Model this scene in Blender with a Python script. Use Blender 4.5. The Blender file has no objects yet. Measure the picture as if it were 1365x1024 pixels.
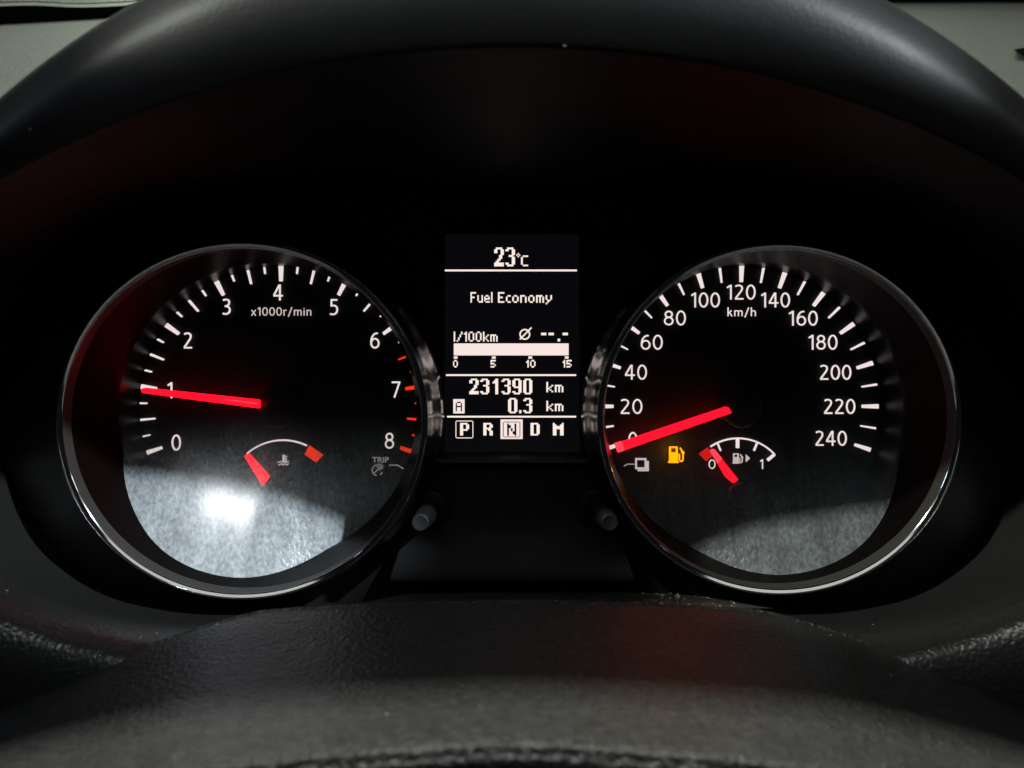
import bpy, bmesh, math, random
from mathutils import Vector, noise
random.seed(7)
S = bpy.context.scene
COL = S.collection
S.unit_settings.scale_length = 0.1            # one unit is a decimetre
PI = math.pi
FPX, VX, VY = 1100.0, 682.5, 425.0            # focal length and axis of the dials, in photo pixels

# ------------------------------------------------------------------ camera
cam = bpy.data.cameras.new('camera')
cam.sensor_width = 36.0
cam.lens = FPX / 1365 * 36.0
cam.shift_y = -(512 - VY) / 1365
cam.clip_start, cam.clip_end = 0.05, 200
cam.dof.use_dof = True
cam.dof.focus_distance = 2.62
cam.dof.aperture_fstop = 1.7
co = bpy.data.objects.new('camera', cam); COL.objects.link(co)
co.rotation_euler = (PI / 2, 0, 0)
S.camera = co

# ------------------------------------------------------------------ world and lamps
w = bpy.data.worlds.new('World'); S.world = w; w.use_nodes = True
w.node_tree.nodes['Background'].inputs[0].default_value = (0.5, 0.62, 0.75, 1)
w.node_tree.nodes['Background'].inputs[1].default_value = 0.006
S.view_settings.view_transform = 'Standard'; S.view_settings.look = 'None'
S.view_settings.exposure = 0.0; S.view_settings.gamma = 1.0

def lamp(name, kind, loc, target, energy, color, size):
    l = bpy.data.lights.new(name, kind); l.energy = energy; l.color = color
    if kind == 'AREA':
        l.shape = 'RECTANGLE'; l.size, l.size_y = size
    else:
        l.shadow_soft_size = size
    o = bpy.data.objects.new(name, l); COL.objects.link(o); o.location = loc
    o.rotation_euler = (Vector(target) - Vector(loc)).to_track_quat('-Z', 'Y').to_euler()
    return o
def beam(name, loc, target, energy, color, deg, blend, size):
    o = lamp(name, 'SPOT', loc, target, energy, color, size)
    o.data.spot_size = math.radians(deg); o.data.spot_blend = blend
beam('map_lamp', (4.6, -2.0, 4.15), (-1.0, 2.6, -.22), 4300, (0.88, 0.95, 1.0), 12, .3, .10)     # from the right, over the rev counter
beam('map_lamp', (-4.4, -1.9, 4.55), (1.1, 2.6, -.22), 3300, (0.96, 1.0, 0.90), 12.5, .3, .10)   # from the left, over the speedometer
beam('reading_lamp', (-1.34, -1.52, 1.52), (-.83, 2.58, -.60), 85, (0.95, 0.98, 1.0), 8, .9, .07)  # behind the camera
lamp('ring_fill_strip', 'AREA', (0, -3.2, 4.0), (0, 2.4, -.8), 34, (0.95, 1.0, 0.95), (11.0, 1.8))  # unseen strip light, added so the chrome rings catch a bright line
lamp('roof_lamp', 'AREA', (0, 1.9, 7.0), (0, 1.95, 0), 880, (0.97, 1.0, 0.92), (3.4, 1.0))
lamp('windscreen_light', 'AREA', (0, 7.5, 6.5), (0, 2.5, .6), 420, (0.95, 1.0, 0.88), (6.0, 1.6))
lamp('side_window', 'AREA', (-4.6, -.2, 1.9), (-.9, 1.3, -.5), 26, (0.62, 0.74, 1.0), (1.2, 0.8))
lamp('side_window', 'AREA', (4.6, -.2, 1.9), (.9, 1.3, -.5), 16, (0.90, 1.0, 0.92), (1.2, 0.8))
lamp('wall_fill', 'POINT', (-6, 22, 17), (0, 25, 8), 11000, (0.96, 1.0, 0.9), 0.3)  # added fill that brightens the wall beyond the windscreen

# ------------------------------------------------------------------ materials
def nodes(m):
    m.use_nodes = True
    nt = m.node_tree
    return nt, nt.nodes, nt.links
def plastic(name, col, rough=.5, bump=0.0, scale=60, grain='noise', spec=.5, metal=0.0, coat=0.0, speck=0.0):
    m = bpy.data.materials.new(name); nt, N, L = nodes(m)
    b = N['Principled BSDF']
    b.inputs['Base Color'].default_value = (*col, 1)
    b.inputs['Roughness'].default_value = rough
    b.inputs['Metallic'].default_value = metal
    b.inputs['Specular IOR Level'].default_value = spec
    b.inputs['Coat Weight'].default_value = coat
    tc = N.new('ShaderNodeNewGeometry')
    if bump:
        if grain == 'leather':
            t = N.new('ShaderNodeTexVoronoi'); t.feature = 'SMOOTH_F1'; t.inputs['Scale'].default_value = scale
            n0 = N.new('ShaderNodeTexNoise'); n0.inputs['Scale'].default_value = scale * .7; n0.inputs['Detail'].default_value = 2
            mv = N.new('ShaderNodeVectorMath'); mv.operation = 'MULTIPLY_ADD'
            L.new(n0.outputs['Color'], mv.inputs[0]); mv.inputs[1].default_value = (1.2 / scale,) * 3
            L.new(tc.outputs['Position'], mv.inputs[2]); L.new(tc.outputs['Position'], n0.inputs['Vector'])
            L.new(mv.outputs[0], t.inputs['Vector']); out = t.outputs['Distance']
        else:
            t = N.new('ShaderNodeTexNoise'); t.inputs['Scale'].default_value = scale; t.inputs['Detail'].default_value = 3
            L.new(tc.outputs['Position'], t.inputs['Vector']); out = t.outputs['Fac']
        bp = N.new('ShaderNodeBump'); bp.inputs['Strength'].default_value = bump; bp.inputs['Distance'].default_value = .35 / scale
        L.new(out, bp.inputs['Height']); L.new(bp.outputs[0], b.inputs['Normal'])
    # uneven finish: wiped and dusty zones
    n2 = N.new('ShaderNodeTexNoise'); n2.inputs['Scale'].default_value = 5; n2.inputs['Detail'].default_value = 6
    L.new(tc.outputs['Position'], n2.inputs['Vector'])
    mr = N.new('ShaderNodeMapRange'); mr.inputs['To Min'].default_value = rough * .8; mr.inputs['To Max'].default_value = min(1, rough * 1.2)
    L.new(n2.outputs['Fac'], mr.inputs['Value']); L.new(mr.outputs[0], b.inputs['Roughness'])
    if speck:
        n3 = N.new('ShaderNodeTexNoise'); n3.inputs['Scale'].default_value = 45; n3.inputs['Detail'].default_value = 4
        L.new(tc.outputs['Position'], n3.inputs['Vector'])
        cr = N.new('ShaderNodeValToRGB'); cr.color_ramp.elements[0].position = .35; cr.color_ramp.elements[1].position = .75
        cr.color_ramp.elements[0].color = (*[c * (1 - .5 * speck) for c in col], 1)
        cr.color_ramp.elements[1].color = (*[c * (1 + 2.5 * speck) for c in col], 1)
        L.new(n3.outputs['Fac'], cr.inputs[0]); L.new(cr.outputs[0], b.inputs['Base Color'])
    return m
def glow(name, col, strength=1.0, vary=0.06):
    m = bpy.data.materials.new(name); nt, N, L = nodes(m)
    N.remove(N['Principled BSDF'])
    e = N.new('ShaderNodeEmission'); e.inputs[0].default_value = (*col, 1)
    g = N.new('ShaderNodeNewGeometry'); n = N.new('ShaderNodeTexNoise'); n.inputs['Scale'].default_value = 30
    mr = N.new('ShaderNodeMapRange'); mr.inputs['To Min'].default_value = strength * (1 - vary); mr.inputs['To Max'].default_value = strength * (1 + vary)
    L.new(g.outputs['Position'], n.inputs['Vector']); L.new(n.outputs['Fac'], mr.inputs['Value']); L.new(mr.outputs[0], e.inputs['Strength'])
    L.new(e.outputs[0], N['Material Output'].inputs['Surface'])
    return m
M = {}
M['hood'] = plastic('hood_plastic', (.003, .003, .0034), .5, .12, 120, 'leather', .16)
M['trim'] = plastic('grained_trim', (.015, .0155, .015), .38, .7, 100, 'leather', .5)
M['fascia'] = plastic('fascia_plastic', (.008, .008, .009), .5, .15, 130, 'noise', .4)
M['column'] = plastic('column_plastic', (.030, .031, .029), .36, 2.6, 88, 'noise', .5, speck=.35)
M['tube'] = plastic('shade_tube', (.0022, .0016, .0016), .36, .05, 120, 'noise', .08)
M['lip'] = plastic('lip_plastic', (.03, .03, .027), .5, .2, 150, 'noise', .4)
M['chrome'] = plastic('chrome', (.85, .86, .85), .07, 0, metal=1.0)
M['gloss'] = plastic('gloss_black', (.006, .006, .009), .12, 0, spec=.6)
M['flange'] = plastic('dark_chrome', (.30, .29, .30), .20, 0, metal=1.0)
M['dial'] = plastic('dial_black', (.004, .004, .0045), .6, .1, 200, 'noise', .25)
M['hub'] = plastic('hub_black', (.008, .008, .009), .35, 0, spec=.4)
M['knob'] = plastic('knob_plastic', (.006, .006, .0065), .5, .2, 120, 'noise', .5)
M['knobcap'] = plastic('knob_cap', (.02, .0205, .022), .55, .3, 150, 'noise', .5)
M['dash'] = plastic('grey_dash', (.036, .038, .0335), .7, .3, 40, 'leather', .3, speck=.08)
M['frit'] = plastic('frit_black', (.003, .003, .003), .5, 0, spec=.08)
M['white_wall'] = plastic('white_wall', (.8, .82, .76), .8, .1, 3)
M['screen'] = plastic('screen_glass', (.004, .004, .006), .25, 0, spec=.3)
M['screen'].node_tree.nodes['Principled BSDF'].inputs['Emission Color'].default_value = (.5, .5, .7, 1)   # backlight leaking through
M['screen'].node_tree.nodes['Principled BSDF'].inputs['Emission Strength'].default_value = .0045
M['frame'] = plastic('frame_plastic', (.02, .02, .021), .4, .1, 120)
M['dust'] = plastic('dust_crumb', (.34, .32, .25), .9, 0)
M['white'] = glow('white_print', (.90, .77, .76), 1.0)
M['dimwhite'] = glow('dim_white_print', (.62, .52, .49), 1.0)
M['faint'] = glow('faint_print', (.30, .26, .25), 1.0)
M['red'] = glow('red_print', (1.0, .045, .01), .95)
M['darkred'] = glow('dark_red_print', (.62, .012, .008), 1.0)
M['needle'] = glow('needle_red', (1.0, .0024, .0100), 3.4)
M['needletip'] = glow('needle_tip', (1.0, .022, .035), 3.2)
M['amber'] = glow('amber_lamp', (1.0, .30, .0008), 2.2, .12)
M['lcd'] = glow('lcd_white', (1.0, .86, .76), 1.0, .03)
M['lcdbar'] = glow('lcd_bar', (.95, .79, .74), 1.0, .02)
M['lcddark'] = plastic('lcd_dark', (.01, .008, .008), .6, 0, spec=.2)

def lens_mat(dust, shine, con=1.0):
    m = bpy.data.materials.new('dusty_lens'); nt, N, L = nodes(m)
    b = N['Principled BSDF']
    b.inputs['Base Color'].default_value = (.62, .68, .72, 1); b.inputs['Roughness'].default_value = .30
    b.inputs['Specular IOR Level'].default_value = .9
    g = N.new('ShaderNodeNewGeometry')
    def nz(sc, det, sx=1, sz=1):
        mp = N.new('ShaderNodeMapping'); mp.inputs['Scale'].default_value = (sx, 1, sz)
        L.new(g.outputs['Position'], mp.inputs['Vector'])
        n = N.new('ShaderNodeTexNoise'); n.inputs['Scale'].default_value = sc; n.inputs['Detail'].default_value = det
        L.new(mp.outputs[0], n.inputs['Vector']); return n.outputs['Fac']
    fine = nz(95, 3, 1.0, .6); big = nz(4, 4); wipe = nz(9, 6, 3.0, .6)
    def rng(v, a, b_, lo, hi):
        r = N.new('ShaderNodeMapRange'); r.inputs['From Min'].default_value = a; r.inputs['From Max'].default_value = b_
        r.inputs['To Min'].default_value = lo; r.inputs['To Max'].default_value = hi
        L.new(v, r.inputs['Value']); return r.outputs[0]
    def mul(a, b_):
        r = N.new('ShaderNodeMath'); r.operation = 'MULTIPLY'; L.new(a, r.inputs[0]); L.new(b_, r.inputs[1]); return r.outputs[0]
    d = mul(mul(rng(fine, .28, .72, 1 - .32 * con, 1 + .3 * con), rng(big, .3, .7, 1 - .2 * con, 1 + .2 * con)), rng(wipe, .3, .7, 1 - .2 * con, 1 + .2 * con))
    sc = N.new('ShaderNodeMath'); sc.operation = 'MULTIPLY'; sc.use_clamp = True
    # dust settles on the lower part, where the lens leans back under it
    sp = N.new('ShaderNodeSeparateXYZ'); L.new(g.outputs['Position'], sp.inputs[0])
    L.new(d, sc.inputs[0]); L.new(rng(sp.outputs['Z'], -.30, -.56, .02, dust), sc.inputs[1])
    tr = N.new('ShaderNodeBsdfTransparent'); mx = N.new('ShaderNodeMixShader')
    bp = N.new('ShaderNodeBump'); bp.inputs['Strength'].default_value = .25; bp.inputs['Distance'].default_value = .01
    L.new(fine, bp.inputs['Height']); L.new(bp.outputs[0], b.inputs['Normal'])
    L.new(sc.outputs[0], mx.inputs[0]); L.new(tr.outputs[0], mx.inputs[1]); L.new(b.outputs[0], mx.inputs[2])
    gl = N.new('ShaderNodeBsdfGlossy'); gl.inputs['Roughness'].default_value = .175
    m2 = N.new('ShaderNodeMixShader'); m2.inputs[0].default_value = shine
    L.new(mx.outputs[0], m2.inputs[1]); L.new(gl.outputs[0], m2.inputs[2])
    L.new(m2.outputs[0], N['Material Output'].inputs['Surface'])
    return m
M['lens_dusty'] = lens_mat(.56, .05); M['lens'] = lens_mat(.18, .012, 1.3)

# ------------------------------------------------------------------ helpers
def P(px, py, Y):                             # a point seen at a photo pixel, at depth Y in front of the camera
    return Vector(((px - VX) / FPX * Y, Y, -(py - VY) / FPX * Y))
WORLD = {}
def thing(name, label, cat, loc, group=None):
    o = bpy.data.objects.new(name, None); COL.objects.link(o)
    o.location = loc; o.empty_display_size = .05; WORLD[o] = Vector(loc)
    o['label'] = label; o['category'] = cat
    if group: o['group'] = group
    return o
def obj(name, me, mat, parent=None, smooth=False, bevel=0):
    if isinstance(me, bmesh.types.BMesh):
        bm = me; me = bpy.data.meshes.new(name)
        bmesh.ops.recalc_face_normals(bm, faces=bm.faces)
        bm.to_mesh(me); bm.free()
    c = Vector((0, 0, 0))
    if me.vertices:
        lo = Vector([min(v.co[i] for v in me.vertices) for i in range(3)]); hi = Vector([max(v.co[i] for v in me.vertices) for i in range(3)])
        c = (lo + hi) / 2
    for v in me.vertices: v.co -= c
    me.materials.clear(); me.materials.append(mat)
    if smooth:
        for p in me.polygons: p.use_smooth = True
    o = bpy.data.objects.new(name, me); COL.objects.link(o)
    WORLD[o] = c
    if parent is not None:
        o.parent = parent; o.location = c - WORLD[parent]
    else:
        o.location = c
    if bevel:
        b = o.modifiers.new('bevel', 'BEVEL'); b.width = bevel; b.segments = 2; b.limit_method = 'ANGLE'
    return o
def tag(o, label=None, cat=None, group=None, kind=None):
    for k, v in (('label', label), ('category', cat), ('group', group), ('kind', kind)):
        if v: o[k] = v
    return o
def loop(cx, cy, rx, ry, Y, n=144):           # a ring seen as an ellipse in the photo, at depth Y
    return [P(cx + rx * math.cos(a), cy + ry * math.sin(a), Y) for a in (2 * PI * i / n for i in range(n))]
def loft(loops, closed=True, cap_last=False, cap_first=False):
    bm = bmesh.new(); R = [[bm.verts.new(p) for p in lp] for lp in loops]
    n = len(R[0])
    for a, b in zip(R, R[1:]):
        for i in range(n if closed else n - 1):
            j = (i + 1) % n
            bm.faces.new((a[i], a[j], b[j], b[i]))
    if cap_last: bm.faces.new(R[-1])
    if cap_first: bm.faces.new(R[0])
    return bm
def crom(pts, sub):                           # smooth curve through points
    out = []
    n = len(pts)
    for i in range(n - 1):
        p0, p1, p2, p3 = pts[max(i - 1, 0)], pts[i], pts[i + 1], pts[min(i + 2, n - 1)]
        for k in range(sub):
            t = k / sub
            out.append(.5 * ((2 * p1) + (p2 - p0) * t + (2 * p0 - 5 * p1 + 4 * p2 - p3) * t * t + (3 * p1 - p0 - 3 * p2 + p3) * t ** 3))
    out.append(pts[-1].copy()); return out
def patch(rows, su, sv):                      # rows of control points -> smooth grid
    rows = [crom(r, su) for r in rows]
    cols = [crom([r[i] for r in rows], sv) for i in range(len(rows[0]))]
    return loft(cols, closed=False)
def prism(poly, Y, d=.006, bm=None):          # outline in photo pixels at depth Y, with thickness d away from the viewer
    bm = bm or bmesh.new()
    f = [bm.verts.new(P(x, y, Y)) for x, y in poly]
    b = [bm.verts.new(v.co + Vector((0, d, 0))) for v in f]
    bm.faces.new(f); bm.faces.new(b[::-1])
    n = len(f)
    for i in range(n):
        j = (i + 1) % n; bm.faces.new((f[i], b[i], b[j], f[j]))
    return bm
def stroke(pts, wd, Y, d=.004, bm=None, wd2=None):   # polyline of given width
    bm = bm or bmesh.new()
    wd2 = wd2 or wd; n = len(pts); Lf, Rt = [], []
    for i, (x, y) in enumerate(pts):
        ax, ay = pts[max(i - 1, 0)]; bx, by = pts[min(i + 1, n - 1)]
        dx, dy = bx - ax, by - ay; l = math.hypot(dx, dy) or 1
        h = (wd + (wd2 - wd) * i / max(n - 1, 1)) / 2
        nx, ny = -dy / l * h, dx / l * h
        Lf.append((x + nx, y + ny)); Rt.append((x - nx, y - ny))
    for i in range(n - 1):
        prism([Lf[i], Lf[i + 1], Rt[i + 1], Rt[i]], Y, d, bm)
    return bm
def arc(cx, cy, r, a0, a1, n=28):
    return [(cx + r * math.cos(math.radians(a0 + (a1 - a0) * i / n)), cy + r * math.sin(math.radians(a0 + (a1 - a0) * i / n))) for i in range(n + 1)]
def rect(x0, y0, x1, y1): return [(x0, y0), (x1, y0), (x1, y1), (x0, y1)]
def text_mesh(s, cx, cy, h, Y, wd=None, bold=0.0, d=.003):
    cu = bpy.data.curves.new('t', 'FONT'); cu.body = s; cu.size = 1; cu.offset = bold; cu.resolution_u = 6
    t = bpy.data.objects.new('t', cu); COL.objects.link(t)
    dg = bpy.context.evaluated_depsgraph_get(); dg.update()
    me = bpy.data.meshes.new_from_object(t.evaluated_get(dg))
    bpy.data.objects.remove(t); bpy.data.curves.remove(cu)
    xs = [v.co.x for v in me.vertices]; ys = [v.co.y for v in me.vertices]
    x0, x1, y0, y1 = min(xs), max(xs), min(ys), max(ys)
    sy = h / (y1 - y0); sx = sy if wd is None else wd / (x1 - x0)
    for v in me.vertices:
        v.co = P(cx + (v.co.x - (x0 + x1) / 2) * sx, cy - (v.co.y - (y0 + y1) / 2) * sy, Y)
    return me
def el(cx, cy, rx, ry, a0=0, a1=360, n=26): return [(cx + rx * math.cos(math.radians(a0 + (a1 - a0) * i / n)), cy + ry * math.sin(math.radians(a0 + (a1 - a0) * i / n))) for i in range(n + 1)]
def sm(*p): return [(v.x, v.y) for v in crom([Vector((x, y)) for x, y in p], 5)]
GL = {  # plain sans glyphs as strokes: width, list of lines; y runs from 0 (cap line) to 1 (base line)
 '0': (.58, [el(.29, .5, .24, .455)]),
 '1': (.34, [[(.25, 0), (.25, 1)], [(.02, .205), (.23, .05)]]),
 '2': (.56, [sm((.05, .115), (.17, .055), (.29, .05), (.41, .11), (.455, .22), (.43, .36), (.34, .51), (.20, .72), (.06, .92)), [(.03, .95), (.53, .95)]]),
 '3': (.54, [sm((.06, .10), (.18, .053), (.30, .055), (.41, .12), (.44, .23), (.40, .36), (.30, .44), (.17, .465)), sm((.17, .465), (.32, .485), (.44, .57), (.48, .70), (.44, .84), (.32, .93), (.18, .95), (.04, .915))]),
 '4': (.60, [[(.41, .0), (.41, 1)], [(.37, .03), (.045, .66)], [(.01, .70), (.59, .70)]]),
 '5': (.54, [[(.48, .05), (.11, .05)], [(.125, .0), (.105, .45)], sm((.10, .425), (.22, .395), (.35, .42), (.45, .52), (.475, .67), (.43, .83), (.31, .93), (.17, .95), (.03, .92))]),
 '6': (.58, [sm((.47, .06), (.34, .06), (.20, .16), (.10, .34), (.06, .54), (.06, .70)), el(.295, .67, .235, .28)]),
 '7': (.56, [[(.02, .05), (.55, .05)], [(.50, .05), (.18, 1)]]),
 '8': (.58, [el(.29, .255, .195, .20), el(.29, .70, .235, .245)]),
 'x': (.5, [[(.03, .32), (.45, 1)], [(.45, .32), (.03, 1)]]),
 'r': (.34, [[(.07, .30), (.07, 1)], sm((.07, .52), (.14, .40), (.24, .345), (.33, .35))]),
 '/': (.44, [[(.40, -.02), (.03, 1.14)]]),
 'm': (.86, [[(.07, .30), (.07, 1)], sm((.07, .50), (.16, .38), (.28, .35), (.38, .40), (.42, .52), (.42, 1)), sm((.42, .50), (.52, .38), (.63, .35), (.73, .40), (.77, .52), (.77, 1))]),
 'n': (.54, [[(.07, .30), (.07, 1)], sm((.07, .50), (.17, .38), (.29, .35), (.40, .40), (.45, .52), (.45, 1))]),
 'h': (.54, [[(.07, -.06), (.07, 1)], sm((.07, .50), (.17, .38), (.29, .35), (.40, .40), (.45, .52), (.45, 1))]),
 'k': (.50, [[(.07, -.06), (.07, 1)], [(.40, .32), (.10, .64)], [(.20, .56), (.45, 1)]]),
 'i': (.16, [[(.07, .32), (.07, 1)], [(.07, .08), (.07, .19)]]),
}
def glyphs(t, cx, cy, h, Y, wd=None, gap=.13, weight=.105):
    w = sum(GL[c][0] for c in t) + gap * (len(t) - 1)
    kx = h if wd is None else wd / w
    x = cx - w * kx / 2; bm = bmesh.new(); n = 0
    for c in t:
        for ln in GL[c][1]:
            stroke([(x + u * kx, cy + (v - .5) * h) for u, v in ln], weight * h, Y - .0004 * n, .003, bm); n += 1
        x += (GL[c][0] + gap) * kx
    return bm
def cyl(cx, cy, r, Y0, Y1, n=48, r1=None, bev=0.0):  # round pin from depth Y1 (back) to Y0 (front), centre/radius in photo px at Y0
    c = P(cx, cy, Y0); R = r / FPX * Y0; R1 = R if r1 is None else r1 / FPX * Y0
    prof = [(R1, Y1), (R, Y0 + bev), (R - bev * .3, Y0 + bev * .3), (R - bev, Y0)]
    loops = [[Vector((c.x + rr * math.cos(2 * PI * i / n), yy, c.z + rr * math.sin(2 * PI * i / n))) for i in range(n)] for rr, yy in prof]
    return loft(loops, cap_last=True, cap_first=True)

# ------------------------------------------------------------------ gauge housings
YD = 2.75
def gauge(root, sgn, dial_c, lip_c, lip_r):
    dcx, dcy = dial_c; lcx, lcy = lip_c; lrx, lry = lip_r
    def at(Y):                                 # dial axis seen at depth Y
        k = YD / Y; return (VX + (dcx - VX) * k, VY + (dcy - VY) * k, k)
    r0 = 188
    dial = obj('dial_face', loft([loop(dcx, dcy, 200, 200, YD), loop(dcx, dcy, 1, 1, YD)], cap_last=True), M['dial'], root)
    x26, y26, k26 = at(2.60)
    kb = 2.39 / 2.435                           # the lip runs straight back from the chrome ring
    bx0, by0, bxr, byr = VX + (lcx - VX) * kb, VY + (lcy - VY) * kb, (lrx - 8.5) * kb, (lry - 8) * kb
    def tube(Y):
        if Y >= 2.6:
            x, y, k = at(Y); return x, y, r0 * k, r0 * k
        t = (2.6 - Y) / .165
        return x26 + (bx0 - x26) * t, y26 + (by0 - y26) * t, r0 * k26 + (bxr - r0 * k26) * t, r0 * k26 + (byr - r0 * k26) * t
    obj('shade_tube', loft([loop(*tube(Y), Y) for Y in (YD - .001, 2.602, 2.6, 2.58, 2.55, 2.50, 2.435)]), M['tube'], root, True)
    obj('inner_lip', loft([loop(bx0, by0, bxr - 1.2, byr - 1.2, 2.437), loop(bx0, by0, bxr - .6, byr - .6, 2.43), loop(lcx, lcy, lrx - 8.6, lry - 8.1, 2.402), loop(lcx, lcy, lrx - 8.4, lry - 7.9, 2.40)]), M['lip'], root, True)
    prof = []                                  # inward-leaning polished face, then a rounded outer edge
    for off, Y in ((9.0, 2.405), (9.0, 2.3990), (8.8, 2.3963), (8.6, 2.3959), (6.4, 2.39365), (4.2, 2.3914), (2.4, 2.3896), (2.1, 2.3894), (1.5, 2.3902), (.7, 2.392), (.1, 2.396), (0, 2.402)):
        prof.append(loop(lcx, lcy, lrx - off, lry - off * .95, Y))
    ring = obj('chrome_ring', loft(prof), M['chrome'], root, True)
    fl = []
    cX = P(lcx, lcy, 2.39)
    for Y, g in ((2.39, 0), (2.41, .001), (2.445, .004), (2.465, .008), (2.485, .0155), (2.505, .026), (2.52, .031), (2.64, .034)):
        fl.append([Vector((cX.x + (lrx / FPX * 2.39 + g) * math.cos(2 * PI * i / 144), Y, cX.z - (lry / FPX * 2.39 + g) * math.sin(2 * PI * i / 144))) for i in range(144)])
    obj('ring_flange', loft(fl), M['flange'], root, True)
    # dusty clear lens, its lower outer side tilted out towards the viewer
    tab = [(-90, 2.655), (-20, 2.655), (0, 2.655), (35, 2.65), (55, 2.64), (67, 2.61), (80, 2.53), (90, 2.49), (120, 2.49), (153, 2.56), (168, 2.615), (180, 2.645), (200, 2.655), (270, 2.655)]
    def ze(a):
        a = math.degrees(a)
        if a > 270: a -= 360
        for (a0, z0), (a1, z1) in zip(tab, tab[1:]):
            if a0 <= a <= a1:
                t = (a - a0) / (a1 - a0); t = t * t * (3 - 2 * t); return z0 + (z1 - z0) * t
        return 2.655
    zs = [ze(2 * PI * i / 144) for i in range(144)]
    for _ in range(30): zs = [(zs[i - 1] + 2 * zs[i] + zs[(i + 1) % 144]) / 4 for i in range(144)]
    edge = []
    for i in range(144):
        a = 2 * PI * i / 144; Y = zs[i] if sgn < 0 else zs[(72 - i) % 144]
        x, y, rx, ry = tube(Y); edge.append(P(x + rx * math.cos(a), y + ry * math.sin(a), Y))
    c = P(*at(2.645)[:2], 2.645)
    lens = []
    for q in [1 - k / 40 for k in range(39)]:
        lp = []
        for p in edge:
            v = c + (p - c) * q; v.y = c.y + (p.y - c.y) * q ** 1.8; lp.append(v)
        lens.append(lp)
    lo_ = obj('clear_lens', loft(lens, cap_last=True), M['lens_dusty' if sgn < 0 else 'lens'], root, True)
    return dial

def tick_poly(cx, cy, ang, r0, r1, w0, w1, shear=0.0):   # ang: degrees clockwise from straight up
    a = math.radians(ang); dx, dy = math.sin(a), -math.cos(a); nx, ny = -dy, dx
    pts = []
    for r, s in ((r0, -w0), (r1, -w1), (r1, w1), (r0, w0)):
        x, y = dx * r + nx * s / 2, dy * r + ny * s / 2
        pts.append((cx + x - y * shear, cy + y))
    return pts
YT = YD - .012

# ------------------------------------------------------------------ tachometer
tach = thing('tachometer', 'rev counter numbered 0 to 8 with chrome ring and dusty lit lens', 'gauge', P(327, 800, 2.6))
TC = (374, 543)
dial = gauge(tach, -1, TC, (322.5, 561), (248, 238.5))
step = 27.2
for i in range(33):
    u = i / 4; ang = (u - 4) * step
    red = u >= 6.5
    if i % 4 == 0: pl = tick_poly(*TC, ang, 168, 188.5, 4.0, 5.9)
    elif i % 2 == 0: pl = tick_poly(*TC, ang, 169, 188, 2.1, 2.8)
    else: pl = tick_poly(*TC, ang, 179, 188, 1.7, 2.1)
    obj('tick_mark', prism(pl, YT, .010), M['red' if red else 'white'], dial)
for s, x, y in (('0', 234.7, 590.2), ('1', 226.6, 520.4), ('2', 250.3, 454), ('3', 301.7, 409), ('4', 370.6, 390), ('5', 445, 409.5), ('6', 499.6, 454), ('7', 527.7, 519.4), ('8', 519, 587.8)):
    obj('numeral', glyphs(s, x, y, 21.4, YT), M['white'], dial)
obj('unit_lettering', glyphs('x1000r/min', 375, 415.3, 11, YT, 80.5, .15, .12), M['dimwhite'], dial)
obj('trip_lettering', text_mesh('TRIP', 507.2, 613, 7.4, YT, 22.5, .02), M['faint'], dial)
bm = stroke([(518.4, 620.3), (529.7, 620.3), (537.6, 625)], 1.3, YT)
obj('pointer_line', bm, M['faint'], dial)
bm = stroke(arc(503, 627, 7, 100, 265, 12), 1.5, YT)                     # dimmer symbol: dial and small sun
stroke([(499, 630.5), (504, 626)], 1.5, YT, bm=bm); stroke(arc(503, 627, 7, 20, 60, 4), 1.5, YT, bm=bm)
stroke(arc(506.5, 622.3, 2, 0, 360, 14), 1.2, YT, bm=bm)
for k in range(8):
    a = k * PI / 4; stroke([(506.5 + 3 * math.cos(a), 622.3 + 3 * math.sin(a)), (506.5 + 5 * math.cos(a), 622.3 + 5 * math.sin(a))], 1.0, YT, bm=bm)
obj('dimmer_symbol', bm, M['faint'], dial)
nd = obj('needle', prism([(187.5, 519.3), (189.5, 517.6), (193, 517.6), (345, 533.5), (345, 544.6), (193, 524.4), (189.5, 524), (187.5, 522.6)], 2.69, .02), M['needle'], tach, bevel=.003)
obj('ridge', stroke([(300, 532.6), (344, 538.4)], 1.5, 2.688, .003), M['needletip'], nd)
obj('hub_cap', cyl(369, 545, 27, 2.713, 2.748, bev=.012), M['hub'], tach, True)
# coolant gauge
cg = obj('coolant_scale', stroke(arc(377, 660, 73, 229, 296, 30), 2.2, YT), M['white'], tach)
obj('hot_zone', prism([(412, 594), (430.4, 606.8), (421.3, 617), (405.7, 605.8)], YT), M['red'], cg)
bm = prism(rect(376.4, 606.5, 379, 617), YT)
for y in (608, 611, 614): prism(rect(379, y, 382, y + 1.5), YT, bm=bm)
for y, x0, x1 in ((616, 370, 385), (619.2, 371, 385)):
    stroke([(x0 + (x1 - x0) * i / 12, y + .9 * math.sin(i * 1.5)) for i in range(13) if not (y < 618 and 4 < i < 8)], 1.3, YT, bm=bm)
obj('thermometer_symbol', bm, M['dimwhite'], cg)
obj('coolant_needle', prism([(325.5, 609), (327, 606.5), (331.5, 606), (358.6, 635.5), (349.7, 648.4)], 2.70, .015), M['needle'], tach, bevel=.002)
obj('coolant_hub', cyl(370, 656, 20, 2.718, 2.748, bev=.01), M['hub'], tach, True)

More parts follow.
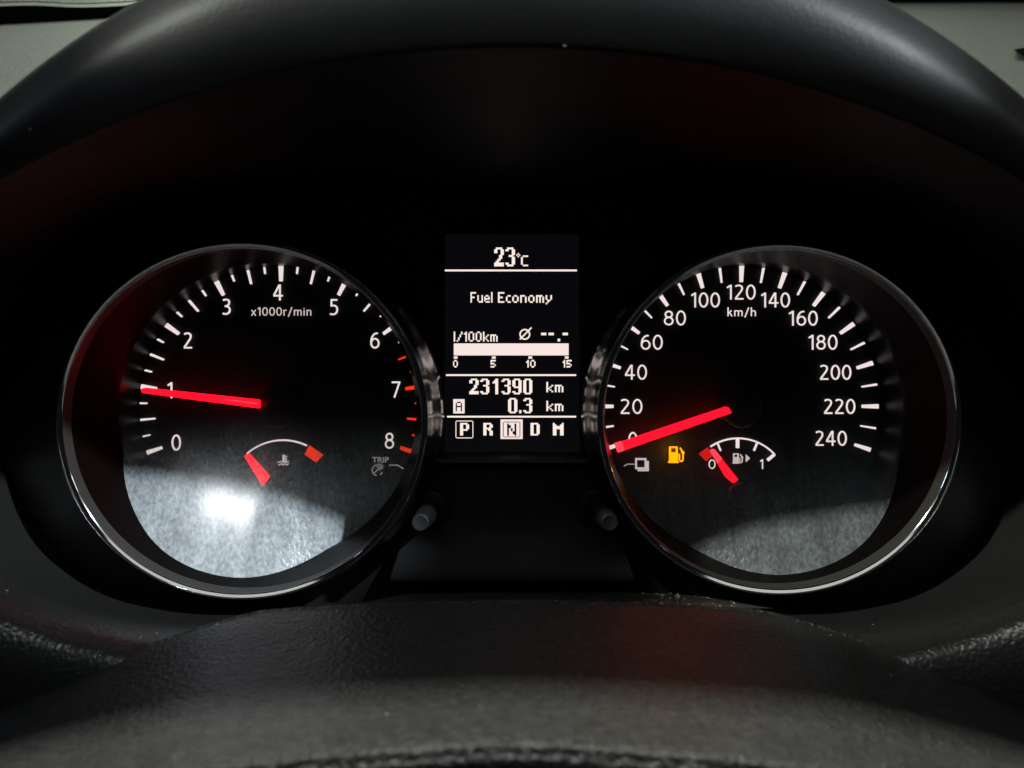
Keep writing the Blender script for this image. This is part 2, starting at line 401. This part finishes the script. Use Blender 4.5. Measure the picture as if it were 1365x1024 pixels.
# ------------------------------------------------------------------ speedometer
speed = thing('speedometer', 'speedometer numbered 0 to 240 with chrome ring, needle at zero and amber fuel lamp lit', 'gauge', P(1034, 795, 2.6))
SC = (984, 542)
dial = gauge(speed, 1, (988, 542.5), (1039.5, 559), (243.5, 234.5))
for i in range(25):
    ang = (i - 12) * 9
    kx = 1.0
    if i % 2 == 0: pl = tick_poly(*SC, ang, 166, 187.5, 3.9, 5.7, .028)
    else: pl = tick_poly(*SC, ang, 167, 187, 1.8, 2.7, .028)
    obj('tick_mark', prism(pl, YT, .010), M['white'], dial)
for s, x, y in (('0', 843.7, 586), ('20', 841.7, 542), ('40', 847.8, 496.3), ('60', 868.8, 456.4), ('80', 899.7, 424), ('100', 940.6, 400), ('120', 988.2, 389.5), ('140', 1034, 400), ('160', 1071, 424.3), ('180', 1097.3, 456.4), ('200', 1114, 496.5), ('220', 1119.4, 542), ('240', 1108, 584.5)):
    wd = {1: 12, 2: 29.5, 3: 42}[len(s)]
    if s in ('100', '120', '140', '160', '180'): wd = 38.5
    obj('numeral', glyphs(s, x, y, 19.8, YT, wd), M['white'], dial)
obj('unit_lettering', glyphs('km/h', 989, 416, 11.2, YT, 38.5, .15, .12), M['white'], dial)
bm = prism(rect(847, 611, 861.8, 613.4), YT); prism(rect(847, 623.4, 861.8, 625.6), YT, bm=bm)
prism(rect(847, 613.4, 849.2, 623.4), YT, bm=bm); prism(rect(859.6, 613.4, 861.8, 623.4), YT, bm=bm)
prism(rect(861.8, 615, 865, 628.3), YT, bm=bm); prism(rect(850.3, 625.6, 861.8, 628.3), YT, bm=bm)
obj('page_symbol', bm, M['dimwhite'], dial)
obj('pointer_line', stroke([(831.8, 621.7), (836, 619), (845.9, 619)], 1.4, YT), M['faint'], dial)
def pump(x0, y0, x1, y1, bm=None):             # fuel pump symbol inside a box
    bm = bm or bmesh.new(); W, H = x1 - x0, y1 - y0
    X = lambda u: x0 + W * u
    Yy = lambda v: y0 + H * v
    prism(rect(X(.06), Yy(0), X(.58), Yy(.09)), YT, bm=bm)
    prism(rect(X(.06), Yy(.09), X(.17), Yy(.36)), YT, bm=bm); prism(rect(X(.47), Yy(.09), X(.58), Yy(.36)), YT, bm=bm)
    prism(rect(X(.06), Yy(.36), X(.58), Yy(.9)), YT, bm=bm)
    prism(rect(X(0), Yy(.91), X(.64), Yy(1)), YT, bm=bm)
    stroke([(X(.60), Yy(.45)), (X(.68), Yy(.5)), (X(.68), Yy(.8)), (X(.74), Yy(.9)), (X(.84), Yy(.9)), (X(.90), Yy(.8)), (X(.90), Yy(.35)), (X(.72), Yy(.08))], W * .085, YT, bm=bm)
    prism([(X(.78), Yy(.18)), (X(.98), Yy(.32)), (X(.98), Yy(.46)), (X(.82), Yy(.42))], YT, bm=bm)
    return bm
obj('fuel_warning_lamp', pump(890.8, 595.5, 912.8, 617.3), M['amber'], dial)
al = lamp('amber_bulb', 'POINT', P(902, 606, 2.70), P(902, 606, 2.75), .30, (1.0, .36, .02), .012)
nd = obj('needle', prism([(821, 593), (823.5, 591.5), (967.5, 543.2), (971.5, 543.5), (975.8, 550.5), (825.5, 602.8), (823, 601.5)], 2.69, .02), M['needle'], speed, bevel=.003)
obj('needle_tip', prism([(819.5, 592.6), (829, 589.4), (832.5, 600.4), (824, 603.3)], 2.688, .022), M['needletip'], nd)
obj('hub_cap', cyl(990, 543.5, 28, 2.713, 2.748, bev=.012), M['hub'], speed, True)
fg = obj('fuel_scale', stroke(arc(984, 650.5, 66, 236, 318, 30), 2.2, YT), M['white'], speed)
for p0, p1, wd in (((957, 591.3), (961, 601.2), 2.2), ((983.6, 585), (983.6, 597.5), 4.2), ((1009.7, 591), (1005.4, 601.3), 2.2), ((1033, 606), (1023.5, 614), 3.4)):
    obj('tick_mark', stroke([p0, p1], wd, YT - .005, .008), M['white'], fg)
obj('empty_zone', prism([(944, 596.4), (950, 608), (941, 614.8), (931.7, 605.3)], YT), M['darkred'], fg)
obj('numeral', glyphs('0', 949.3, 619, 12.4, YT, 9.4), M['white'], fg)
obj('numeral', glyphs('1', 1015.6, 619, 12.8, YT), M['white'], fg)
obj('pump_symbol', pump(976.8, 604.8, 991, 618.2), M['dimwhite'], fg)
obj('arrow_symbol', prism([(994.6, 606), (1000, 611), (994.6, 616)], YT), M['dimwhite'], fg)
fn = obj('fuel_needle', prism([(948.3, 602.3), (950, 599.9), (952.6, 600), (984.3, 639.5), (977.8, 644.6), (968, 636.5)], 2.70, .015), M['needle'], speed, bevel=.002)
obj('needle_tip', prism([(947.8, 602.6), (949.6, 599.6), (953, 599.7), (962.5, 611.3), (957.5, 618)], 2.698, .016), M['needletip'], fn)
obj('fuel_hub', cyl(990, 662, 20, 2.718, 2.748, bev=.01), M['hub'], speed, True)

# ------------------------------------------------------------------ information display
disp = thing('trip_computer_display', 'dark screen between the gauges showing fuel economy, odometer and gear letters', 'display', P(683, 620, 2.6))
YS = 2.60
scr = obj('screen', prism(rect(593, 312, 772, 610), YS, .03), M['screen'], disp)
YL = YS - .004
def bits(rows, x0, y0, x1, y1):
    bm = bmesh.new(); h = len(rows); wd = max(len(r) for r in rows); cw = (x1 - x0) / wd; ch = (y1 - y0) / h
    for j, r in enumerate(rows):
        i = 0
        while i < len(r):
            if r[i] == '#':
                k = i
                while k < len(r) and r[k] == '#': k += 1
                vs = [bm.verts.new(P(x, y, YL)) for x, y in rect(x0 + i * cw, y0 + j * ch, x0 + k * cw, y0 + (j + 1) * ch)]
                bm.faces.new(vs); i = k
            else: i += 1
    return bm
def join(glyphs, gap=1):
    h = max(len(g) for g in glyphs); rows = []
    for j in range(h):
        rows.append(('.' * gap).join((g[j] if j < len(g) else '.' * len(g[0])) for g in glyphs))
    return rows
BIG = {'0': ['.####.'] + ['##..##'] * 8 + ['.####.'],
 '1': ['..##', '.###', '####'] + ['..##'] * 7,
 '2': ['.####.', '##..##', '##..##', '....##', '...##.', '...##.', '..##..', '.##...', '######', '######'],
 '3': ['.####.', '##..##', '....##', '....##', '..###.', '....##', '....##', '....##', '##..##', '.####.'],
 '9': ['.####.', '##..##', '##..##', '##..##', '##..##', '.#####', '....##', '....##', '##..##', '.####.'],
 '.': ['..'] * 8 + ['##', '##']}
TH = {'F': ['####', '#...', '#...', '###.', '#...', '#...', '#...'], 'u': ['....', '....', '#..#', '#..#', '#..#', '#..#', '.###'],
 'e': ['....', '....', '.##.', '#..#', '####', '#...', '.###'], 'l': ['#'] * 7, ' ': ['..'] * 7,
 'E': ['####', '#...', '#...', '###.', '#...', '#...', '####'], 'c': ['...', '...', '.##', '#..', '#..', '#..', '.##'],
 'o': ['....', '....', '.##.', '#..#', '#..#', '#..#', '.##.'], 'n': ['....', '....', '###.', '#..#', '#..#', '#..#', '#..#'],
 'm': ['.....', '.....', '####.', '#.#.#', '#.#.#', '#.#.#', '#.#.#'], 'y': ['....', '....', '#..#', '#..#', '#..#', '.##.', '.#..', '#...'],
 'k': ['#...', '#...', '#..#', '#.#.', '##..', '#.#.', '#..#'], '/': ['...#', '...#', '..#.', '..#.', '.#..', '.#..', '#...'],
 '1': ['.#', '##', '.#', '.#', '.#', '.#', '.#'], '0': ['.##.', '#..#', '#..#', '#..#', '#..#', '#..#', '.##.'],
 'C': ['.###', '#...', '#...', '#...', '#...', '#...', '.###'], 'd': ['.#.', '#.#', '.#.']}
SM = {'0': ['.##.', '#..#', '#..#', '#..#', '.##.'], '1': ['.#', '##', '.#', '.#', '.#'], '5': ['####', '#...', '###.', '...#', '###.']}
GE = {'P': ['#####.', '##..##', '##..##', '##..##', '#####.', '##....', '##....', '##....'], 'R': ['#####.', '##..##', '##..##', '#####.', '##.##.', '##..##', '##..##', '##..##'],
 'D': ['#####.'] + ['##..##'] * 6 + ['#####.'], 'M': ['#....#', '##..##', '######', '######', '##..##', '##..##', '##..##', '##..##'],
 'N': ['#...#', '##..#', '##..#', '#.#.#', '#.#.#', '#..##', '#..##', '#...#'], 'A': ['.###.', '#...#', '#...#', '#####', '#...#', '#...#', '#...#']}
def lcd(name, rows, x0, y0, x1, y1, m='lcd'): return obj(name, bits(rows, x0, y0, x1, y1), M[m], scr)
def lbar(name, x0, y0, x1, y1, m='lcd'): return obj(name, bits(['#'], x0, y0, x1, y1), M[m], scr)
lcd('temperature_readout', join([BIG['2'], BIG['3']], 1), 658.8, 330, 686.5, 355.2)
lcd('degree_sign', TH['d'], 688.3, 337.5, 693.5, 343)
lcd('celsius_letter', TH['C'], 694.5, 340.6, 704, 355)
lbar('divider_line', 593, 359.4, 769, 361.8); lbar('divider_line', 594.5, 499, 768, 501.3); lbar('divider_line', 596, 554.4, 768, 556.7)
lcd('page_title', join([TH[c] for c in 'Fuel']), 627.2, 389.5, 656.5, 403.5)
lcd('page_title', [r for r in join([TH[c] for c in 'Economy'])], 663.8, 389.5, 735.8, 405.7)
lcd('unit_readout', join([TH[c] for c in 'l/100km']), 604.8, 442.2, 663.3, 455.5)
bm = bmesh.new()
ring_o = arc(699.6, 445.8, 6.4, 0, 360, 20)
bm2 = stroke(ring_o, 1.9, YL - .002, .002); stroke([(693, 452.5), (708.5, 436.8)], 1.9, YL - .004, .002, bm=bm2)
obj('average_sign', bm2, M['lcd'], scr); bm.free()
for x0, x1, y0, y1 in ((721.3, 728.2, 443.6, 447), (731.2, 738.2, 443.6, 447), (743.3, 746.7, 451.6, 455.2), (750, 757, 443.6, 447)):
    lbar('dash_readout', x0, y0, x1, y1)
lbar('economy_bar', 604.9, 457.9, 758, 473.9, 'lcdbar')
for x in (604.9, 655.7, 704.4, 752.9): lbar('scale_mark', x, 475.2, x + 5, 478.2)
lcd('scale_number', SM['0'], 604, 479.8, 610.3, 490); lcd('scale_number', SM['5'], 654, 479.8, 660.8, 490)
lcd('scale_number', join([SM['1'], SM['0']]), 701.3, 479.8, 713.8, 490); lcd('scale_number', join([SM['1'], SM['5']]), 750, 479.8, 762, 490)
xs = 625.6
for c, x0, x1 in (('2', 625.6, 638), ('3', 640, 652.2), ('1', 656.5, 664), ('3', 668.5, 680.7), ('9', 683, 695.2), ('0', 697.5, 709.5)):
    lcd('odometer_digit', BIG[c], x0, 504.9, x1, 525.7)
lcd('kilometre_unit', join([TH['k'], TH['m']]), 728.3, 509.2, 751, 523)
lcd('kilometre_unit', join([TH['k'], TH['m']]), 728.3, 534.4, 751, 548.2)
for c, x0, x1 in (('0', 677.3, 689.6), ('.', 692, 695), ('3', 697.5, 709.5)): lcd('trip_digit', BIG[c], x0, 530.7, x1, 550.9)
tb = lbar('trip_badge', 604.2, 532.2, 619.3, 551.2, 'lcdbar')
def over(name, rows, x0, y0, x1, y1):
    o = obj(name, bits(rows, x0, y0, x1, y1), M['lcddark'], scr); o.location.y -= .004; return o
over('trip_letter', GE['A'], 607.5, 535.4, 616, 548.4)
lcd('gear_letter', GE['P'], 613.3, 563.9, 625.3, 580.6); lcd('gear_letter', GE['R'], 644.3, 563.9, 656.8, 580.6)
lcd('gear_letter', GE['D'], 707.2, 563.9, 719.4, 580.6); lcd('gear_letter', GE['M'], 737, 563.9, 751.3, 580.6)
bx = ['.' + '#' * 20 + '.'] + ['#' + '.' * 20 + '#'] * 20 + ['.' + '#' * 20 + '.']
lcd('gear_frame', bx, 607.2, 560.8, 630.9, 584.4)
lbar('selected_gear_box', 667.2, 559.2, 696.7, 585.3, 'lcdbar')
over('gear_frame', bx, 670.3, 562, 693.6, 582.8); over('gear_letter', GE['N'], 676, 564.5, 688.3, 580.8)
# slim frame round the screen, its lower lip dusty
fr = bmesh.new()
prism(rect(588.5, 306, 592.8, 616), YS - .008, .05, fr); prism(rect(772.2, 306, 776.5, 616), YS - .008, .05, fr); prism(rect(592.8, 306, 772.2, 311.8), YS - .008, .05, fr)
obj('screen_frame', fr, M['frame'], disp)
obj('lower_lip', loft([[P(586, 603, 2.598), P(779, 603, 2.598)], [P(582, 612, 2.56), P(783, 612, 2.56)], [P(582, 617, 2.556), P(783, 617, 2.556)], [P(588, 620, 2.61), P(777, 620, 2.61)]], closed=False), M['fascia'], disp)

# ------------------------------------------------------------------ fascia panel with two round openings
YF = 2.63
inner = [(683, 262), (850, 262), (1000, 270), (1160, 300), (1280, 380), (1330, 430), (1365, 520), (1360, 620), (1310, 710), (1250, 762), (1190, 790), (1130, 800), (1080, 803), (1000, 803), (850, 803), (683, 803)]
outer = [(683, 66, 1.60), (933, 87, 1.60), (1108, 130, 1.60), (1273, 195, 1.60), (1400, 270, 1.62), (1500, 370, 1.66), (1560, 520, 1.75), (1530, 660, 1.88), (1460, 745, 1.97), (1365, 787, 2.03), (1290, 815, 2.06), (1225, 832, 2.08), (1165, 843, 2.10), (1080, 848, 2.10), (860, 850, 2.10), (683, 850, 2.10)]
mir = lambda p: (2 * VX - p[0],) + tuple(p[1:])
def panel_mesh():
    bm = bmesh.new()
    ring_in = inner + [mir(p) for p in inner[-2:0:-1]]
    ctr = [P(x, y, YF) for x, y in ring_in]; ctr = crom(ctr + [ctr[0]], 3)[:-1]
    loops = [ctr]
    for lcx, lcy, rx, ry in ((322.5, 561, 248, 238.5), (1039.5, 559, 243.5, 234.5)):
        c = P(lcx, lcy, 2.39)
        loops.append([Vector((c.x + (rx / FPX * 2.39 + .018) * math.cos(2 * PI * i / 72), YF, c.z + (ry / FPX * 2.39 + .018) * math.sin(2 * PI * i / 72))) for i in range(72)])
    ed = []
    for lp in loops:
        vs = [bm.verts.new(p) for p in lp]
        ed += [bm.edges.new((vs[i], vs[(i + 1) % len(vs)])) for i in range(len(vs))]
    bmesh.ops.triangle_fill(bm, use_beauty=True, use_dissolve=False, edges=ed)
    return bm
pan = thing('cluster_panel', 'matt black plastic panel behind the two gauge rings and the display', 'panel', P(683, 800, YF))
obj('face', panel_mesh(), M['fascia'], pan)
# raised lower centre block carrying the knobs, and its shelf
obj('centre_block', patch([[P(540, 622, 2.612), P(620, 622, 2.606), P(683, 622, 2.604), P(745, 622, 2.606), P(825, 622, 2.612)],
                           [P(540, 700, 2.60), P(620, 700, 2.594), P(683, 700, 2.592), P(745, 700, 2.594), P(825, 700, 2.60)],
                           [P(520, 771, 2.54), P(620, 771, 2.535), P(683, 771, 2.532), P(745, 771, 2.535), P(845, 771, 2.54)],
                           [P(520, 774, 2.56), P(620, 774, 2.555), P(683, 774, 2.552), P(745, 774, 2.555), P(845, 774, 2.56)],
                           [P(520, 778, 2.62), P(620, 778, 2.62), P(683, 778, 2.62), P(745, 778, 2.62), P(845, 778, 2.62)]], 6, 4), M['fascia'], pan, True)
obj('upper_wing', loft([[P(776, 318, 2.62), P(776, 440, 2.62)], [P(776, 318, 2.585), P(776, 440, 2.585)], [P(845, 318, 2.585), P(800, 440, 2.585)], [P(884, 352, 2.585), P(820, 418, 2.585)], [P(884, 352, 2.625), P(820, 418, 2.625)]], closed=False), M['frame'], pan)

# ------------------------------------------------------------------ two push knobs
for (bx_, by_, fx, fy, cap, lab) in ((574, 680, 560, 697, 'knobcap', 'short round push knob with pale grey end, beside the rev counter ring'),
                                 (795, 678, 813, 697, 'knob', 'short round push knob with dark end, tucked against the speedometer ring')):
    YB, YK = 2.592, 2.35
    t = thing('push_knob', lab, 'knob', P(bx_, by_, YB), 'push knobs below the display')
    b = P(bx_, by_, YB)
    collar = cyl(bx_, by_, 26, YB - .012, YB + .03, bev=.008, n=48)
    obj('collar', collar, M['knob'], t, True)
    e = P(fx, fy, YK); n = 40
    R = lambda r, Y: r / FPX * Y
    prof = [(b.lerp(e, s), rr) for s, rr in ((0.02, .034), (.3, .031), (.9, .0275), (.965, .0265), (.985, .0245))]
    st = loft([[Vector((c.x + rr * math.cos(2 * PI * i / n), c.y, c.z + rr * math.sin(2 * PI * i / n))) for i in range(n)] for c, rr in prof])
    obj('stem', st, M['knob'], t, True)
    cp = [(b.lerp(e, s), rr) for s, rr in ((.985, .0245), (1.0, .0235), (1.004, .0215), (.998, .018), (.997, .001))]
    obj('end_cap', loft([[Vector((c.x + rr * math.cos(2 * PI * i / n), c.y, c.z + rr * math.sin(2 * PI * i / n))) for i in range(n)] for c, rr in cp], cap_last=True), M[cap], t, True)

# ------------------------------------------------------------------ hood over the gauges and lower trim
def shell_rows(idx):
    """control loops from the panel out to the front edge, left to right through the given table rows"""
    def both(tab):
        R = [tab[i] for i in idx]
        return [mir(p) for p in R[::-1] if p[0] > 690] + R
    return both
inn = [(x, y, YF + .01) for x, y in inner]
def mixp(a, b, t, bulge=0.0):
    A, B = P(*a), P(*b); v = A.lerp(B, t); c = P(683, 500, v.y)
    d = (v - c); d.y = 0
    return v + d * bulge
C4 = [(683, -129), (960, -92), (1150, -18), (1330, 100), (1470, 240), (1580, 405), (1650, 600), (1620, 730), (1540, 800)]
hood_rows = []
I = list(range(0, 8))
full = [(-i) for i in I[:0:-1]] + I
def row(fn): return [fn(abs(i), -1 if i < 0 else 1) for i in full]
def mx(v, s): return Vector((v.x * s, v.y, v.z))
def tuck(i): x, y, Y = inn[i]; return P(683 + (x - 683) * .93, 520 + (y - 520) * .93, Y + .03)
hood_rows.append(row(lambda i, s: mx(tuck(i), s)))
hood_rows.append(row(lambda i, s: mx(P(*inn[i]), s)))
hood_rows.append(row(lambda i, s: mx(mixp(inn[i], outer[i], .15, .02), s)))
hood_rows.append(row(lambda i, s: mx(mixp(inn[i], outer[i], .55, .03), s)))
hood_rows.append(row(lambda i, s: mx(mixp(inn[i], outer[i], .96, .008), s)))
hood_rows.append(row(lambda i, s: mx(P(*outer[i]), s)))
def nose(i, s, t, dy):
    o = outer[i]; c = C4[i]
    return mx(P(o[0] + (c[0] - o[0]) * t, o[1] + (c[1] - o[1]) * t, o[2] + dy), s)
hood_rows.append(row(lambda i, s: nose(i, s, .06, -.02)))
hood_rows.append(row(lambda i, s: nose(i, s, .35, -.052)))
hood_rows.append(row(lambda i, s: nose(i, s, .66, -.055)))
hood_rows.append(row(lambda i, s: nose(i, s, .86, -.030)))
hood_rows.append(row(lambda i, s: nose(i, s, .97, .015)))
def back(i, s, Y, k):
    v = nose(i, 1, 1.0, .06); c = Vector((0, v.y, -.1)); d = v - c; d.y = 0
    q = c + d * k; q.y = Y + (v.y - 1.66) * .6
    return mx(q, s)
hood_rows.append(row(lambda i, s: back(i, s, 1.70, 1.004)))
hood_rows.append(row(lambda i, s: back(i, s, 2.0, 1.02)))
hood_rows.append(row(lambda i, s: back(i, s, 2.6, 1.02)))
hood_rows.append(row(lambda i, s: back(i, s, 3.3, .98)))
hood = obj('instrument_hood', patch(hood_rows, 6, 5), M['hood'], None, True)
tag(hood, 'big arched black plastic hood shading the gauges from above', 'hood')
I = list(range(7, 16))
right = I; 
def trow(fn):
    return [fn(i, 1) for i in I] + [fn(i, -1) for i in I[-2::-1]]
tr = []
tr.append(trow(lambda i, s: mx(tuck(i), s)))
tr.append(trow(lambda i, s: mx(P(*inn[i]), s)))
tr.append(trow(lambda i, s: mx(mixp(inn[i], outer[i], .05, -.004), s)))
tr.append(trow(lambda i, s: mx(mixp(inn[i], outer[i], .2, .006), s)))
tr.append(trow(lambda i, s: mx(mixp(inn[i], outer[i], .6, .018), s)))
tr.append(trow(lambda i, s: mx(mixp(inn[i], outer[i], .86, .006), s)))
tr.append(trow(lambda i, s: mx(P(*outer[i]), s)))
for dx, dy, dY in ((0, 7, -.045), (0, 24, -.10), (4, 70, -.15), (20, 260, -.16)):
    tr.append(trow(lambda i, s: mx(P(outer[i][0] + dx, outer[i][1] + dy, outer[i][2] + dY), s)))
trim = obj('lower_trim', patch(tr, 6, 5), M['trim'], None, True)
tag(trim, 'leather grained black trim ledge curving round below the two gauges', 'trim')

# ------------------------------------------------------------------ steering column cover
rear = [(683, 805), (770, 806), (883, 810), (983, 815), (1033, 821.5), (1108, 843), (1203, 876), (1365, 931), (1560, 1010)]
ridge = [(683, 989), (820, 996), (990, 1010), (1190, 1033), (1330, 1060), (1500, 1100), (1700, 1160), (2000, 1290), (2400, 1480)]
YR, YG = 2.02, 1.18
full = list(range(-8, 9))
def crow(fn): return [fn(abs(i), -1 if i < 0 else 1) for i in full]
def cmid(i, t, sag):
    A, B = P(*rear[i], YR), P(*ridge[i], YG); v = A.lerp(B, t); v.z += sag * (1 - min(1, i / 7) * .4); return v
cr = [crow(lambda i, s: mx(P(rear[i][0], rear[i][1] + 110, YR + .02), s)),
      crow(lambda i, s: mx(P(rear[i][0], rear[i][1] + 5, YR + .012), s)),
      crow(lambda i, s: mx(P(*rear[i], YR), s)),
      crow(lambda i, s: mx(cmid(i, .05, .001), s)),
      crow(lambda i, s: mx(cmid(i, .35, -.022), s)),
      crow(lambda i, s: mx(cmid(i, .7, -.028), s)),
      crow(lambda i, s: mx(cmid(i, .93, -.004), s)),
      crow(lambda i, s: mx(P(*ridge[i], YG), s)),
      crow(lambda i, s: mx(P(ridge[i][0], ridge[i][1] + 16, YG - .012), s)),
      crow(lambda i, s: mx(P(ridge[i][0], ridge[i][1] + 60, YG - .015), s)),
      crow(lambda i, s: mx(P(ridge[i][0], ridge[i][1] + 300, YG + .02), s))]
colm = obj('steering_column_cover', patch(cr, 6, 5), M['column'], None, True)
tag(colm, 'grained dark grey steering column cover in the blurred foreground', 'cover')

fx = (470, 520, 560, 683, 800, 900, 985, 1030)
fy = (806, 796, 791, 790, 790, 792, 803, 814)
flange = patch([[P(x, y, 2.46) for x, y in zip(fx, fy)], [P(x, y + (808 - y) * .5, 2.26) for x, y in zip(fx, fy)], [P(x, 811, 2.06) for x in fx]], 4, 3)
obj('rear_flange', flange, M['column'], colm, True)
# dust gathered in the gap between the cover and the cluster
bm = bmesh.new()
for _ in range(650):
    u = random.gauss(.5, .27)
    if not 0.02 < u < .98: continue
    x = 520 + 470 * u; v = random.random() ** 1.3
    y0 = 790.5 + 12 * max(0, abs(u - .45) - .35) / .2
    p = P(x, y0 + (809 - y0) * v, 2.46 - .40 * v); r = random.choice((.0012, .0016, .002, .0028))
    t_ = bmesh.ops.create_icosphere(bm, subdivisions=1, radius=r)
    for q in t_['verts']: q.co = Vector((q.co.x * 1.3, q.co.y * 1.2, q.co.z * .6)) + p
d_ = obj('dust', bm, M['dust']); d_['kind'] = 'stuff'

def specks(src, n, r0, r1, keep):
    bm = bmesh.new(); pol = [p for p in src.data.polygons if keep(src.location + p.center)]
    for _ in range(n):
        p = random.choice(pol); a, b_, c_ = [src.data.vertices[k].co for k in p.vertices[:3]]
        u, v = random.random(), random.random()
        if u + v > 1: u, v = 1 - u, 1 - v
        q = a + (b_ - a) * u + (c_ - a) * v + src.location
        t_ = bmesh.ops.create_icosphere(bm, subdivisions=1, radius=random.uniform(r0, r1))
        k = Vector((random.uniform(.6, 2), random.uniform(.6, 2), .6))
        for vv in t_['verts']: vv.co = Vector((vv.co.x * k.x, vv.co.y * k.y, vv.co.z * k.z)) + q
    o = obj('dust', bm, M['dust']); o['kind'] = 'stuff'
specks(colm, 36, .0008, .0026, lambda p: abs(p.x) < 1.6 and p.y > 1.2)
specks(trim, 16, .0010, .0022, lambda p: abs(p.x) < 1.7 and p.y > 2.0)
specks(hood, 9, .0008, .0017, lambda p: abs(p.x) < 1.0 and p.y < 1.62 and p.z > .3)

# ------------------------------------------------------------------ dashboard, windscreen and what lies outside
edge_ = [(-900, 118), (-400, 75), (0, 38), (145, 27), (420, 8), (683, -3), (950, 0), (1190, 4), (1365, 4), (1800, 10), (2300, 30)]
YE = 9.0
rows = []
far = [P(x, y, YE) for x, y in edge_]
near = [Vector((p.x * .75, 3.2, .80)) for p in far]
rows = [near] + [[a.lerp(b, t) + Vector((0, 0, .10 * math.sin(t * PI))) for a, b in zip(near, far)] for t in (.3, .6, .85)] + [far]
dash = obj('dashboard_top', patch(rows, 4, 4), M['dash'], None, True)
tag(dash, 'pale grey dashboard top stretching from the hood to the windscreen', 'dashboard')
ws = thing('windscreen', 'windscreen base with black dotted border above the grey dashboard', 'windscreen', P(683, 0, YE))
def wpt(i, h): p = far[i]; return Vector((p.x, p.y + .02 - h * .9, p.z - .03 + h))
bt = [.30, .25, .211, .144, .15, .2, .2, .16, .14, .2, .2]
fb = crom([wpt(i, 0) for i in range(11)], 10); ft = crom([wpt(i, bt[i]) for i in range(11)], 10)
obj('black_border', loft([fb, ft], closed=False), M['frit'], ws)
def glass_mat():
    m = bpy.data.materials.new('windscreen_glass'); nt, N, L = nodes(m)
    N.remove(N['Principled BSDF'])
    t = N.new('ShaderNodeBsdfTransparent'); t.inputs[0].default_value = (.9, .95, .9, 1)
    g = N.new('ShaderNodeBsdfGlossy'); g.inputs['Roughness'].default_value = .03
    fr_ = N.new('ShaderNodeFresnel'); fr_.inputs[0].default_value = 1.3
    mx_ = N.new('ShaderNodeMixShader'); L.new(fr_.outputs[0], mx_.inputs[0]); L.new(t.outputs[0], mx_.inputs[1]); L.new(g.outputs[0], mx_.inputs[2])
    L.new(mx_.outputs[0], N['Material Output'].inputs['Surface']); return m
top = [p + Vector((0, -3.2, 3.6)) for p in ft]
obj('glass', loft([ft, top], closed=False), glass_mat(), ws)
dots = bmesh.new()
for a, b, c_ in zip(ft, ft[1:], range(999)):
    for k in range(16):
        for q, rr in ((0, .014), (1, .011), (2, .008)):
            p = a.lerp(b, (k + .5 * (q % 2)) / 16) + Vector((0, -.03 - .027 * q, .02 + .03 * q))
            vs = [dots.verts.new(p + Vector((rr * math.cos(t * PI / 3), -.9 * rr * math.sin(t * PI / 3) * .7, rr * math.sin(t * PI / 3)))) for t in range(6)]
            dots.faces.new(vs)
d_ = obj('border_dots', dots, M['frit'], ws); d_['kind'] = 'stuff'
wall = obj('wall', loft([[Vector((-40, 26, -4)), Vector((40, 26, -4))], [Vector((-40, 26, 24)), Vector((40, 26, 24))]], closed=False), M['white_wall'])
wall['kind'] = 'structure'
# dark wedge at the right end of the dashboard
wd_ = obj('vent_grille', loft([[P(1351, 66, 4.2), P(1372, 80, 4.2), P(1400, 88, 4.2), P(1400, 58, 4.2)], [P(1353, 66, 4.5), P(1372, 78, 4.5), P(1400, 84, 4.5), P(1400, 56, 4.5)]], cap_last=True, cap_first=True), M['frit'])
tag(wd_, 'small dark pointed grille on the grey dashboard at far right', 'grille')
